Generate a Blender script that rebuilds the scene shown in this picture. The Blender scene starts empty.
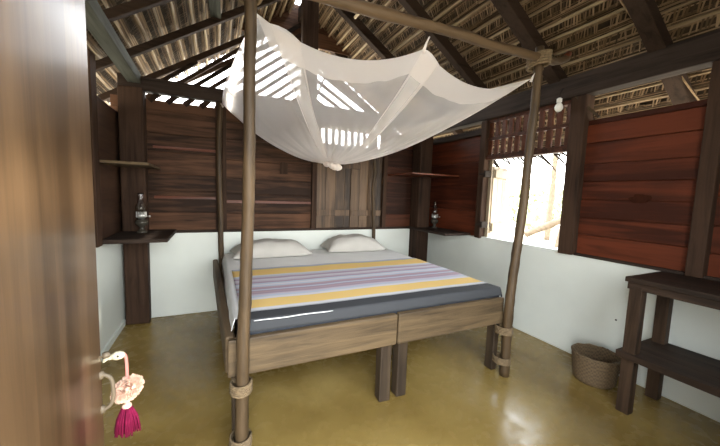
import bpy, bmesh, math, random
from mathutils import Vector, Matrix, noise
random.seed(7)
SC = bpy.context.scene
COL = SC.collection
XR = 3.505          # right wall
H = 0.85            # height of the low cement wall
SL = 0.65           # roof slope
ZR = 3.47           # ridge height (rafter centre line)
XM = XR / 2
FY = -3.45          # front wall, inner face

# ------------------------------------------------------------------ materials
def nodes(name):
    m = bpy.data.materials.new(name); m.use_nodes = True
    nt = m.node_tree
    return m, nt, nt.nodes['Principled BSDF']

def N(nt, kind, **kw):
    n = nt.nodes.new(kind)
    for k, v in kw.items():
        if hasattr(n, k): setattr(n, k, v)
        else: n.inputs[k].default_value = v
    return n

def ramp(nt, stops, interp='LINEAR'):
    r = nt.nodes.new('ShaderNodeValToRGB'); cr = r.color_ramp; cr.interpolation = interp
    while len(cr.elements) < len(stops): cr.elements.new(0.5)
    for e, (p, c) in zip(cr.elements, stops):
        e.position = p; e.color = (c[0], c[1], c[2], 1)
    return r

def wood(name, dark, light, axis='x', rough=0.6, scale=1.0, island=0.5, bump=0.25, spec=0.4, knots=0.0):
    m, nt, b = nodes(name); L = nt.links.new
    tc = N(nt, 'ShaderNodeTexCoord'); mp = N(nt, 'ShaderNodeMapping')
    s = {'x': (0.9, 14, 14), 'y': (14, 0.9, 14), 'z': (14, 14, 0.9)}[axis]
    mp.inputs['Scale'].default_value = [v * scale for v in s]
    L(tc.outputs['Object'], mp.inputs['Vector'])
    geo = N(nt, 'ShaderNodeNewGeometry')
    add = N(nt, 'ShaderNodeVectorMath', operation='ADD')
    mul = N(nt, 'ShaderNodeMath', operation='MULTIPLY'); mul.inputs[1].default_value = 37.0
    L(geo.outputs['Random Per Island'], mul.inputs[0])
    L(mp.outputs[0], add.inputs[0]); L(mul.outputs[0], add.inputs[1])
    n1 = N(nt, 'ShaderNodeTexNoise'); n1.inputs['Scale'].default_value = 1.6
    n1.inputs['Detail'].default_value = 6; n1.inputs['Roughness'].default_value = 0.65
    n1.inputs['Distortion'].default_value = 0.6
    L(add.outputs[0], n1.inputs['Vector'])
    n2 = N(nt, 'ShaderNodeTexNoise'); n2.inputs['Scale'].default_value = 1.7; n2.inputs['Detail'].default_value = 3
    L(tc.outputs['Object'], n2.inputs['Vector'])
    mx = N(nt, 'ShaderNodeMath', operation='MULTIPLY_ADD'); mx.inputs[1].default_value = island
    L(geo.outputs['Random Per Island'], mx.inputs[0]); L(n1.outputs['Fac'], mx.inputs[2])
    m2 = N(nt, 'ShaderNodeMath', operation='MULTIPLY_ADD'); m2.inputs[1].default_value = 0.55
    L(n2.outputs['Fac'], m2.inputs[0]); L(mx.outputs[0], m2.inputs[2])
    m3 = N(nt, 'ShaderNodeMath', operation='SUBTRACT'); m3.inputs[1].default_value = 0.27 + island / 2
    L(m2.outputs[0], m3.inputs[0])
    r = ramp(nt, [(0.34, dark), (0.66, light)])
    L(m3.outputs[0], r.inputs[0])
    L(r.outputs[0], b.inputs['Base Color'])
    b.inputs['Roughness'].default_value = rough
    b.inputs['Specular IOR Level'].default_value = spec
    bp = N(nt, 'ShaderNodeBump'); bp.inputs['Strength'].default_value = bump; bp.inputs['Distance'].default_value = 0.01
    L(n1.outputs['Fac'], bp.inputs['Height']); L(bp.outputs[0], b.inputs['Normal'])
    return m

def plain(name, col, rough=0.6, var=0.15, scale=8.0, bump=0.1, metal=0.0, spec=0.4, dist=0.01):
    m, nt, b = nodes(name); L = nt.links.new
    tc = N(nt, 'ShaderNodeTexCoord')
    n1 = N(nt, 'ShaderNodeTexNoise'); n1.inputs['Scale'].default_value = scale; n1.inputs['Detail'].default_value = 5
    L(tc.outputs['Object'], n1.inputs['Vector'])
    lo = [c * (1 - var) for c in col]; hi = [min(1, c * (1 + var)) for c in col]
    r = ramp(nt, [(0.3, lo), (0.7, hi)]); L(n1.outputs['Fac'], r.inputs[0]); L(r.outputs[0], b.inputs['Base Color'])
    b.inputs['Roughness'].default_value = rough; b.inputs['Metallic'].default_value = metal
    b.inputs['Specular IOR Level'].default_value = spec
    bp = N(nt, 'ShaderNodeBump'); bp.inputs['Strength'].default_value = bump; bp.inputs['Distance'].default_value = dist
    L(n1.outputs['Fac'], bp.inputs['Height']); L(bp.outputs[0], b.inputs['Normal'])
    return m

def floor_material():
    m, nt, b = nodes('polished_ochre_cement'); L = nt.links.new
    tc = N(nt, 'ShaderNodeTexCoord')
    n1 = N(nt, 'ShaderNodeTexNoise'); n1.inputs['Scale'].default_value = 1.6; n1.inputs['Detail'].default_value = 7; n1.inputs['Distortion'].default_value = 0.5
    L(tc.outputs['Object'], n1.inputs['Vector'])
    r = ramp(nt, [(0.3, (0.165, 0.104, 0.026)), (0.5, (0.25, 0.168, 0.048)), (0.72, (0.32, 0.225, 0.074))])
    L(n1.outputs['Fac'], r.inputs[0])
    n2 = N(nt, 'ShaderNodeTexNoise'); n2.inputs['Scale'].default_value = 14; n2.inputs['Detail'].default_value = 4
    L(tc.outputs['Object'], n2.inputs['Vector'])
    rr = N(nt, 'ShaderNodeMapRange'); rr.inputs['From Min'].default_value = 0.3; rr.inputs['From Max'].default_value = 0.7
    rr.inputs['To Min'].default_value = 0.16; rr.inputs['To Max'].default_value = 0.34
    L(n2.outputs['Fac'], rr.inputs['Value']); L(rr.outputs[0], b.inputs['Roughness'])
    L(r.outputs[0], b.inputs['Base Color'])
    n3 = N(nt, 'ShaderNodeTexNoise'); n3.inputs['Scale'].default_value = 9; n3.inputs['Detail'].default_value = 6
    L(tc.outputs['Object'], n3.inputs['Vector'])
    bp = N(nt, 'ShaderNodeBump'); bp.inputs['Strength'].default_value = 0.22; bp.inputs['Distance'].default_value = 0.012
    L(n3.outputs['Fac'], bp.inputs['Height']); L(bp.outputs[0], b.inputs['Normal'])
    b.inputs['Specular IOR Level'].default_value = 0.5
    return m

def leaf_material():
    m, nt, b = nodes('dry_palm_leaf'); L = nt.links.new
    geo = N(nt, 'ShaderNodeNewGeometry')
    r = ramp(nt, [(0.0, (0.046, 0.027, 0.012)), (0.3, (0.105, 0.064, 0.030)), (0.7, (0.185, 0.117, 0.060)), (1.0, (0.31, 0.21, 0.12))])
    L(geo.outputs['Random Per Island'], r.inputs[0])
    L(r.outputs[0], b.inputs['Base Color']); b.inputs['Roughness'].default_value = 0.65
    b.inputs['Specular IOR Level'].default_value = 0.3
    return m

def net_material(name, dens, col=(0.98, 0.94, 0.905), grade=None):
    m = bpy.data.materials.new(name); m.use_nodes = True; nt = m.node_tree; nt.nodes.clear(); L = nt.links.new
    out = N(nt, 'ShaderNodeOutputMaterial')
    tr = N(nt, 'ShaderNodeBsdfTransparent'); df = N(nt, 'ShaderNodeBsdfDiffuse'); tl = N(nt, 'ShaderNodeBsdfTranslucent')
    for n in (df, tl): n.inputs['Color'].default_value = (*col, 1)
    a = N(nt, 'ShaderNodeMixShader'); a.inputs[0].default_value = 0.8
    L(df.outputs[0], a.inputs[1]); L(tl.outputs[0], a.inputs[2])
    # denser where the cloth is looked at edge-on: more threads in the way
    lw = N(nt, 'ShaderNodeLayerWeight'); lw.inputs['Blend'].default_value = 0.35
    mr = N(nt, 'ShaderNodeMapRange'); mr.inputs['To Min'].default_value = dens; mr.inputs['To Max'].default_value = min(1, dens + 0.45)
    L(lw.outputs['Facing'], mr.inputs['Value'])
    fac = mr.outputs[0]
    if grade:       # the gathered end of the cloth is pleated several layers thick
        uv = N(nt, 'ShaderNodeUVMap'); uv.uv_map = 'UVMap'; sp = N(nt, 'ShaderNodeSeparateXYZ'); L(uv.outputs[0], sp.inputs[0])
        g = ramp(nt, [(t, (v, v, v)) for t, v in grade]); L(sp.outputs[1], g.inputs[0])
        ad = N(nt, 'ShaderNodeMath', operation='ADD'); ad.use_clamp = True; L(mr.outputs[0], ad.inputs[0]); L(g.outputs[0], ad.inputs[1]); fac = ad.outputs[0]
    x = N(nt, 'ShaderNodeMixShader'); L(fac, x.inputs[0])
    L(tr.outputs[0], x.inputs[1]); L(a.outputs[0], x.inputs[2]); L(x.outputs[0], out.inputs['Surface'])
    return m

def stripe_material():
    m, nt, b = nodes('striped_cotton_blanket'); L = nt.links.new
    uv = N(nt, 'ShaderNodeUVMap'); uv.uv_map = 'UVMap'
    sep = N(nt, 'ShaderNodeSeparateXYZ'); L(uv.outputs[0], sep.inputs[0])
    Y = (0.78, 0.55, 0.20); W = (0.62, 0.62, 0.66); B = (0.48, 0.53, 0.63); P = (0.38, 0.30, 0.37); V = (0.52, 0.47, 0.55)
    S = (0.052, 0.055, 0.060); G = (0.42, 0.43, 0.45); PK = (0.46, 0.33, 0.36)
    st = []; 
    seq = [(0.00, B), (0.035, G), (0.055, Y), (0.235, W), (0.265, B), (0.285, V), (0.31, P), (0.345, V), (0.365, W), (0.385, V),
           (0.42, P), (0.45, B), (0.48, W), (0.51, B), (0.54, PK), (0.565, P), (0.595, B), (0.62, P), (0.645, PK), (0.67, P), (0.70, V), (0.725, B), (0.76, W),
           (0.795, Y), (0.93, W), (0.965, G), (0.985, S)]
    total = 1.30
    r = ramp(nt, [(p / total, c) for p, c in seq], 'CONSTANT')
    dv = N(nt, 'ShaderNodeMath', operation='DIVIDE'); dv.inputs[1].default_value = total
    L(sep.outputs[1], dv.inputs[0]); L(dv.outputs[0], r.inputs[0])
    n = N(nt, 'ShaderNodeTexNoise'); n.inputs['Scale'].default_value = 90; L(uv.outputs[0], n.inputs['Vector'])
    mx = N(nt, 'ShaderNodeMix', data_type='RGBA', blend_type='MULTIPLY'); mx.inputs['Factor'].default_value = 0.35
    L(r.outputs[0], mx.inputs['A']); L(n.outputs['Color'], mx.inputs['B'])
    L(r.outputs[0], b.inputs['Base Color']); b.inputs['Roughness'].default_value = 0.85
    b.inputs['Specular IOR Level'].default_value = 0.15
    bp = N(nt, 'ShaderNodeBump'); bp.inputs['Strength'].default_value = 0.2; bp.inputs['Distance'].default_value = 0.003
    L(n.outputs['Fac'], bp.inputs['Height']); L(bp.outputs[0], b.inputs['Normal'])
    return m

def weave_material():
    m, nt, b = nodes('woven_reed'); L = nt.links.new
    tc = N(nt, 'ShaderNodeTexCoord')
    ck = N(nt, 'ShaderNodeTexChecker'); ck.inputs['Scale'].default_value = 70
    ck.inputs['Color1'].default_value = (0.17, 0.115, 0.06, 1); ck.inputs['Color2'].default_value = (0.10, 0.066, 0.034, 1)
    L(tc.outputs['Object'], ck.inputs['Vector']); L(ck.outputs[0], b.inputs['Base Color']); b.inputs['Roughness'].default_value = 0.8
    bp = N(nt, 'ShaderNodeBump'); bp.inputs['Strength'].default_value = 0.5; bp.inputs['Distance'].default_value = 0.004
    L(ck.outputs['Fac'], bp.inputs['Height']); L(bp.outputs[0], b.inputs['Normal'])
    return m

def glass_material():
    m, nt, b = nodes('lamp_glass')
    b.inputs['Base Color'].default_value = (0.93, 0.93, 0.90, 1)
    b.inputs['Transmission Weight'].default_value = 1.0; b.inputs['Roughness'].default_value = 0.03; b.inputs['IOR'].default_value = 1.45
    return m

M = {}
M['floor'] = floor_material()
M['white'] = plain('pale_mint_limewash', (0.72, 0.765, 0.72), 0.5, 0.05, 2.2, 0.08)
M['plank_x'] = wood('dark_brown_plank', (0.022, 0.010, 0.005), (0.110, 0.052, 0.027), 'x', 0.6, 1.0, 0.45, spec=0.15)
M['plank_left'] = wood('dark_left_plank', (0.020, 0.011, 0.007), (0.075, 0.038, 0.022), 'y', 0.5)
M['plank_red'] = wood('red_brown_plank', (0.038, 0.010, 0.005), (0.120, 0.029, 0.012), 'y', 0.5, 0.8, 0.4, spec=0.2)
M['plank_redx'] = wood('dark_red_plank', (0.022, 0.008, 0.004), (0.080, 0.027, 0.013), 'x', 0.55, spec=0.2)
M['red_edge'] = wood('red_batten_wood', (0.055, 0.014, 0.006), (0.125, 0.033, 0.013), 'x', 0.45)
M['board_z'] = wood('brown_shutter_board', (0.030, 0.018, 0.010), (0.155, 0.095, 0.052), 'z', 0.5, 0.8, 0.45)
M['post_z'] = wood('dark_post_wood', (0.016, 0.009, 0.006), (0.056, 0.031, 0.019), 'z', 0.75, spec=0.15)
M['beam_x'] = wood('dark_beam_wood', (0.014, 0.009, 0.007), (0.046, 0.031, 0.023), 'x', 0.75, spec=0.15)
M['beam_y'] = wood('dark_plate_wood', (0.014, 0.009, 0.007), (0.042, 0.029, 0.022), 'y', 0.75, spec=0.15)
M['beam_grey'] = wood('weathered_grey_green_beam', (0.035, 0.037, 0.030), (0.085, 0.088, 0.072), 'y', 0.8, spec=0.1)
M['rafter'] = wood('dark_rafter_wood', (0.012, 0.0075, 0.005), (0.040, 0.025, 0.017), 'x', 0.8, spec=0.12)
M['batten'] = wood('straw_batten', (0.20, 0.14, 0.078), (0.46, 0.36, 0.22), 'y', 0.6, 1.0, 0.6)
M['leaf'] = leaf_material()
M['fringe'] = plain('dark_leaf_tips', (0.022, 0.015, 0.008), 0.9, 0.4, 20)
M['under'] = plain('thatch_backing', (0.046, 0.029, 0.014), 0.9, 0.4, 20)
M['bedwood'] = wood('rustic_bed_plank', (0.028, 0.018, 0.009), (0.128, 0.086, 0.043), 'x', 0.65, 0.9, 0.3, 0.5)
M['bedwood_y'] = wood('rustic_side_rail', (0.035, 0.022, 0.011), (0.125, 0.083, 0.043), 'y', 0.65, 0.9, 0.3, 0.5)
M['bedleg'] = wood('rustic_bed_leg', (0.018, 0.011, 0.006), (0.060, 0.039, 0.021), 'z', 0.65, 0.9, 0.4, 0.4)
M['branch'] = wood('peeled_branch', (0.018, 0.011, 0.005), (0.095, 0.059, 0.027), 'z', 0.6, 0.7, 0.2, 0.4)
M['branch_x'] = wood('peeled_rail', (0.032, 0.019, 0.008), (0.105, 0.064, 0.030), 'x', 0.6, 0.7, 0.2, 0.4)
M['rope'] = plain('jute_rope', (0.17, 0.12, 0.065), 0.85, 0.3, 60, 0.5)
M['sheet'] = plain('white_bed_sheet', (0.80, 0.81, 0.80), 0.85, 0.03, 6, 0.05, spec=0.15)
M['pillow'] = plain('off_white_pillow', (0.47, 0.455, 0.42), 0.85, 0.05, 9, 0.2, spec=0.15)
M['mattress'] = plain('slate_mattress_cloth', (0.036, 0.041, 0.050), 0.8, 0.15, 40, 0.1, spec=0.2)
M['blanket'] = stripe_material()
M['table'] = wood('dark_table_wood', (0.014, 0.009, 0.006), (0.052, 0.031, 0.020), 'y', 0.6, 0.9, 0.15, spec=0.2)
M['table_z'] = wood('dark_table_leg', (0.022, 0.013, 0.008), (0.075, 0.045, 0.027), 'z', 0.6, 0.9, 0.15, spec=0.2)
M['door'] = wood('varnished_door_wood', (0.050, 0.028, 0.013), (0.125, 0.074, 0.037), 'z', 0.35, 0.6, 0.15, 0.02, 0.3)
_b = M['door'].node_tree.nodes['Principled BSDF']; _b.inputs['Coat Weight'].default_value = 0.36; _b.inputs['Coat Roughness'].default_value = 0.17
M['weave'] = weave_material()
M['net'] = net_material('mosquito_netting', 0.30, grade=[(0.0, 0.25), (0.12, 0.0), (0.38, 0.03), (0.60, 0.42), (1.0, 0.65)])
M['nettop'] = net_material('netting_roof', 0.32)
M['netborder'] = net_material('netting_cotton_border', 0.72)
M['netfold'] = net_material('netting_fold', 0.78)
M['netknot'] = net_material('netting_knot', 0.92)
M['glass'] = glass_material()
M['brass'] = plain('tarnished_brass', (0.30, 0.26, 0.18), 0.35, 0.2, 30, 0.1, 0.9)
M['tin'] = plain('dull_tin', (0.62, 0.62, 0.60), 0.3, 0.1, 30, 0.1, 0.9)
M['oilglass'] = plain('dark_oil_font', (0.05, 0.045, 0.035), 0.12, 0.2, 10, 0.0)
M['bulb'] = plain('white_bulb_glass', (0.85, 0.84, 0.80), 0.2, 0.02, 5, 0.0)
M['iron'] = plain('dark_iron', (0.030, 0.024, 0.020), 0.8, 0.2, 40, 0.1, 0.0, spec=0.1)
M['handle'] = plain('dull_brass_handle', (0.13, 0.10, 0.065), 0.55, 0.1, 30, 0.05, 0.0)
M['pink'] = plain('pale_pink_pompom', (0.66, 0.45, 0.34), 0.9, 0.15, 40, 0.3, spec=0.1)
M['cream'] = plain('cream_felt', (0.55, 0.50, 0.36), 0.9, 0.08, 30, 0.2, spec=0.1)
M['pinkcord'] = plain('salmon_cord', (0.52, 0.20, 0.17), 0.85, 0.1, 60, 0.2, spec=0.1)
M['magenta'] = plain('magenta_yarn', (0.15, 0.007, 0.035), 0.85, 0.3, 60, 0.2, spec=0.1)
M['black'] = plain('black_bead', (0.01, 0.01, 0.01), 0.3, 0.0)
M['palewood'] = wood('sun_bleached_shutter', (0.17, 0.13, 0.085), (0.30, 0.24, 0.16), 'z', 0.6)
M['sand'] = plain('shaded_sand', (0.32, 0.28, 0.21), 0.9, 0.2, 3, 0.3)  # shade of the yard trees is put into the sand colour, darkening it
M['bark'] = plain('grey_palm_bark', (0.115, 0.085, 0.055), 0.9, 0.3, 12, 0.4)
M['foliage'] = plain('yard_foliage', (0.36, 0.38, 0.24), 0.7, 0.35, 6, 0.2)
M['knotwood'] = plain('dark_wood_knot', (0.034, 0.011, 0.006), 0.9, 0.3, 60, 0.1, spec=0.05)
M['cord'] = plain('brown_twine', (0.26, 0.18, 0.10), 0.9, 0.2, 40, 0.2)

# ------------------------------------------------------------------ mesh helpers
def B(): return bmesh.new()

def box(bm, x0, x1, y0, y1, z0, z1, jit=0.0):
    vs = []
    for x in (x0, x1):
        for y in (y0, y1):
            for z in (z0, z1):
                vs.append(bm.verts.new((x + random.uniform(-jit, jit), y + random.uniform(-jit, jit), z + random.uniform(-jit, jit))))
    a, b, c, d, e, f, g, h = vs   # 000 001 010 011 100 101 110 111
    for q in ((a, b, d, c), (e, g, h, f), (a, e, f, b), (c, d, h, g), (a, c, g, e), (b, f, h, d)):
        bm.faces.new(q)
    return vs

def bar(bm, p, q, w, h, up=(0, 0, 1)):
    """rectangular bar from p to q, w wide, h high (along up)"""
    p = Vector(p); q = Vector(q); d = (q - p).normalized(); up = Vector(up)
    s = d.cross(up).normalized(); u = s.cross(d).normalized()
    vs = []
    for c in (p, q):
        for a, b_ in ((-1, -1), (1, -1), (1, 1), (-1, 1)):
            vs.append(bm.verts.new(c + s * a * w / 2 + u * b_ * h / 2))
    for f in ((0, 1, 2, 3), (7, 6, 5, 4), (0, 4, 5, 1), (1, 5, 6, 2), (2, 6, 7, 3), (3, 7, 4, 0)):
        bm.faces.new([vs[i] for i in f])

def tube(bm, pts, rad, seg=12, wob=0.0, cap=True, flat=None):
    pts = [Vector(p) for p in pts]; n = len(pts); rings = []
    if not hasattr(rad, '__len__'): rad = [rad] * n
    prev = None
    for i, p in enumerate(pts):
        d = (pts[min(i + 1, n - 1)] - pts[max(i - 1, 0)]).normalized()
        if prev is None:
            a = Vector((0, 0, 1)) if abs(d.z) < 0.9 else Vector((1, 0, 0))
            s = d.cross(a).normalized()
        else:
            s = (prev - d * prev.dot(d)).normalized()
        prev = s; t = d.cross(s); ring = []
        for k in range(seg):
            a = 2 * math.pi * k / seg
            r = rad[i] * (1 + (wob * noise.noise(Vector((k * 0.9 + p.x * 3, p.y * 5, p.z * 6 + i * .3))) if wob else 0))
            ring.append(bm.verts.new(p + s * math.cos(a) * r + t * math.sin(a) * r))
        rings.append(ring)
    for i in range(n - 1):
        for k in range(seg):
            f = bm.faces.new((rings[i][k], rings[i][(k + 1) % seg], rings[i + 1][(k + 1) % seg], rings[i + 1][k])); f.smooth = True
    if cap:
        bm.faces.new(rings[0][::-1]); bm.faces.new(rings[-1])

def lathe(bm, prof, c=(0, 0, 0), seg=24, wob=0.0):
    rings = []
    for (r, z) in prof:
        rings.append([bm.verts.new((c[0] + r * math.cos(2 * math.pi * k / seg) * (1 + wob * math.sin(k * 3.1 + z * 20)),
                                    c[1] + r * math.sin(2 * math.pi * k / seg) * (1 + wob * math.sin(k * 3.1 + z * 20)), c[2] + z)) for k in range(seg)])
    for i in range(len(rings) - 1):
        for k in range(seg):
            f = bm.faces.new((rings[i][k], rings[i][(k + 1) % seg], rings[i + 1][(k + 1) % seg], rings[i + 1][k])); f.smooth = True
    if prof[0][0] > 1e-4: bm.faces.new(rings[0][::-1])
    if prof[-1][0] > 1e-4: bm.faces.new(rings[-1])

def catmull(pts, n=8):
    pts = [Vector(p) for p in pts]; out = []
    P = [pts[0] * 2 - pts[1]] + pts + [pts[-1] * 2 - pts[-2]]
    for i in range(1, len(P) - 2):
        for k in range(n):
            t = k / n; a, b, c, d = P[i - 1], P[i], P[i + 1], P[i + 2]
            out.append(0.5 * ((2 * b) + (c - a) * t + (2 * a - 5 * b + 4 * c - d) * t * t + (3 * b - a - 3 * c + d) * t ** 3))
    out.append(pts[-1]); return out

def root_loc(o):
    v = Vector((0, 0, 0))
    while o is not None:
        v += Vector(o.location); o = o.parent
    return v

def obj(name, bm, mat, parent=None, bevel=0.0, smooth=False, solid=0.0, sub=0, loc=None):
    """link bm (built in world coordinates) as ONE mesh object"""
    bmesh.ops.recalc_face_normals(bm, faces=bm.faces)
    off = root_loc(parent) if parent else Vector((0, 0, 0))
    if loc: off = Vector(loc)
    bmesh.ops.translate(bm, verts=bm.verts, vec=-off)
    me = bpy.data.meshes.new(name); bm.to_mesh(me); bm.free()
    if smooth:
        for p in me.polygons: p.use_smooth = True
    o = bpy.data.objects.new(name, me); COL.objects.link(o)
    if mat: me.materials.append(M[mat] if isinstance(mat, str) else mat)
    if parent: o.parent = parent
    elif loc: o.location = loc
    if solid:
        md = o.modifiers.new('Solidify', 'SOLIDIFY'); md.thickness = solid; md.offset = -1
    if bevel:
        md = o.modifiers.new('Bevel', 'BEVEL'); md.width = bevel; md.segments = 2; md.limit_method = 'ANGLE'; md.angle_limit = math.radians(50)
    if sub:
        md = o.modifiers.new('Subsurf', 'SUBSURF'); md.levels = sub; md.render_levels = sub
    return o

def tag(o, label, cat, group=None):
    o['label'] = label; o['category'] = cat
    if group: o['group'] = group
    return o

def thing(name, label, cat, loc, group=None):
    o = bpy.data.objects.new(name, None); COL.objects.link(o); o.location = loc; o.empty_display_size = 0.1
    return tag(o, label, cat, group)

def struct(o): o['kind'] = 'structure'; return o

def dup(root, loc, label):
    r = root.copy(); COL.objects.link(r); r.location = loc; r['label'] = label
    for ch in list(root.children):
        c = ch.copy(); COL.objects.link(c); c.parent = r
        for g in list(ch.children):
            d = g.copy(); COL.objects.link(d); d.parent = c
    return r

# ------------------------------------------------------------------ setting: floor and ground
bm = B(); box(bm, -0.12, XR + 0.12, FY - 0.15, 0.12, -0.12, 0)
struct(obj('floor', bm, 'floor'))
bm = B()
nG = 48
vs = [[bm.verts.new((-18 + 44 * i / nG, -16 + 40 * j / nG, -0.16 + 0.05 * noise.noise(Vector((i * .5, j * .5, 0))))) for j in range(nG + 1)] for i in range(nG + 1)]
for i in range(nG):
    for j in range(nG): bm.faces.new((vs[i][j], vs[i + 1][j], vs[i + 1][j + 1], vs[i][j + 1])).smooth = True
struct(obj('ground', bm, 'sand'))

def planks(bm, axis, a0, a1, z0, z1, d0, d1, h=0.15, gap=0.004, jit=0.002):
    """horizontal boards; axis x or y"""
    z = z0
    if axis == 'x': box(bm, a0, a1, d1 - 0.004, d1 + 0.016, z0, z1)      # added sheet, keeps light from leaking through the plank gaps
    else: box(bm, d1 - 0.004, d1 + 0.016, a0, a1, z0, z1)
    while z < z1 - 0.02:
        hh = min(h * random.uniform(0.85, 1.15), z1 - z)
        if z1 - z - hh < 0.04: hh = z1 - z
        o = random.uniform(0, 0.006)
        if axis == 'x': box(bm, a0, a1, d0 + o, d1 + o, z, z + hh - gap, jit)
        else: box(bm, d0 + o, d1 + o, a0, a1, z, z + hh - gap, jit)
        z += hh

# ------------------------------------------------------------------ back wall
bm = B(); box(bm, -0.12, XR + 0.12, 0, 0.12, 0, H)
wb = struct(obj('wall_back', bm, 'white', bevel=0.008))
PX = [0.16, 0.80, 1.87, 2.66, 3.30]
bm = B(); planks(bm, 'x', -0.07, 0.80, H, 2.12, 0.03, 0.055, 0.19); obj('plank_panel', bm, 'plank_x', wb, bevel=0.003)
bm = B(); planks(bm, 'x', 0.84, 1.83, H, 2.172, 0.03, 0.055, 0.19); obj('plank_panel', bm, 'plank_x', wb, bevel=0.003)
bm = B(); planks(bm, 'x', 2.78, XR + 0.06, H, 2.10, 0.03, 0.055, 0.22); obj('plank_panel', bm, 'plank_redx', wb, bevel=0.003)
for x0, x1, z, in ((0.25, 0.80, 1.665), (0.25, 0.80, 1.185), (0.84, 1.84, 1.155)):
    bm = B(); box(bm, x0, x1, 0.018, 0.034, z, z + 0.028, 0.003); obj('red_strip', bm, 'red_edge', wb, bevel=0.002)
bm = B(); box(bm, 1.45, 1.53, 0.015, 0.034, 1.49, 1.62); obj('patch_board', bm, 'post_z', wb, bevel=0.003)
bm = B(); box(bm, 0.0, XR, -0.012, 0.03, H - 0.004, H + 0.022, 0.002); obj('sill_strip', bm, 'beam_x', wb, bevel=0.003)
for x, w in ((0.82, 0.055), (0.875, 0.035), (1.84, 0.06), (2.785, 0.055)):
    bm = B(); box(bm, x - w / 2, x + w / 2, -0.01, 0.04, H + 0.01, 2.18); obj('stud', bm, 'post_z', wb, bevel=0.004)
# tie beam and short slats beneath it
bm = B(); box(bm, 0.01, XR + 0.1, -0.06, 0.05, 2.165, 2.29, 0.004); obj('tie_beam', bm, 'beam_x', wb, bevel=0.008)
x = 0.23
while x < 1.0:
    bm = B(); bar(bm, (x, 0.035, 2.10), (x + 0.07, 0.035, 2.175), 0.045, 0.02, (0, 1, 0)); obj('short_slat', bm, 'post_z', wb)
    x += 0.145
# king post
bm = B(); box(bm, XM - 0.085, XM + 0.085, -0.05, 0.06, 2.29, 3.44, 0.004); obj('king_post', bm, 'post_z', wb, bevel=0.01)
# gable lattice, slats parallel to the two roof slopes, with open gaps
GY = 0.42
bm = B()
def zroof(x): return ZR - SL * abs(x - XM) - 0.10
for s_, slope, z0_, n_, dz in ((-1, 0.80, 3.58, 12, 0.122), (1, 0.56, 2.96, 6, 0.125)):
    for k in range(n_):
        zt = z0_ - k * dz; d0 = 0.0; d1_ = min((zt - 2.20) / slope, 1.9); top = ZR - 0.06
        if slope > SL: d0 = max(0.0, (zt - top) / (slope - SL))
        else: d1_ = min(d1_, (top - zt) / (SL - slope))
        if d1_ - d0 < 0.12: continue
        bar(bm, (XM + s_ * d0, GY + random.uniform(-.008, .008), zt - slope * d0), (XM + s_ * d1_, GY, zt - slope * d1_), 0.040, 0.02, (0, 1, 0))
bmg = B()
for k in range(5):
    z_ = 3.12 + k * 0.09; xe = (ZR + 0.14 - z_) / SL
    box(bmg, XM - xe - 0.06, XM + xe + 0.06, GY + 0.02, GY + 0.04, z_, z_ + 0.088, 0.001)
obj('ridge_gap_filler', bmg, 'plank_x', wb)  # added boards, block the bright gap under the ridge in place of thatch
gl = obj('gable_lattice', bm, 'rafter', wb)
bm = B(); bar(bm, (1.90, 0.38, 2.36), (2.06, 0.38, 2.76), 0.022, 0.02, (0, 1, 0)); obj('lattice_brace', bm, 'batten', wb)
# corner posts
for x0, x1, y0 in ((0.02, 0.205, -0.12), (3.20, 3.39, -0.18)):
    bm = B(); box(bm, x0, x1, y0, 0.02, 0.0, 2.17, 0.006); obj('corner_post', bm, 'post_z', wb, bevel=0.012)

# closed board shutters of the back window, slatted vent above
w2 = bpy.data.objects.new('window_2', None); COL.objects.link(w2); w2.location = (2.27, 0.04, H); struct(w2)
bm = B(); box(bm, 1.83, 2.80, 0.053, 0.066, H, 1.84); obj('slit_blocker', bm, 'board_z', w2)  # added sheet that shuts out bright slits between the shutter boards
for a, b_ in ((1.87, 2.31), (2.318, 2.757)):
    bm = B(); x = a
    while x < b_ - 0.01:
        w = min(0.122, b_ - x); box(bm, x, x + w - 0.003, 0.03, 0.052, H + 0.02, 1.80, 0.002); x += w
    s = obj('shutter', bm, 'board_z', w2, bevel=0.002)
    bm = B(); 
    box(bm, a + 0.01, b_ - 0.01, 0.012, 0.032, 1.02, 1.09, 0.003)
    obj('ledge_board', bm, 'board_z', s, bevel=0.003)
bm = B(); box(bm, 1.87, 2.76, 0.0, 0.055, 1.80, 1.875, 0.003); obj('head_rail', bm, 'beam_x', w2, bevel=0.004)
bm = B(); box(bm, 2.20, 2.42, 0.006, 0.03, 1.60, 1.66, 0.004); obj('crossbar', bm, 'board_z', w2, bevel=0.003)
x = 1.885
while x < 2.74:
    bm = B(); box(bm, x, x + 0.036, 0.02, 0.045, 1.85, 2.17, 0.003); obj('vent_slat', bm, 'post_z', w2)
    x += 0.083
bm = B(); box(bm, 1.87, 2.76, 0.015, 0.05, 2.05, 2.165); obj('vent_rail', bm, 'post_z', w2)

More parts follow.
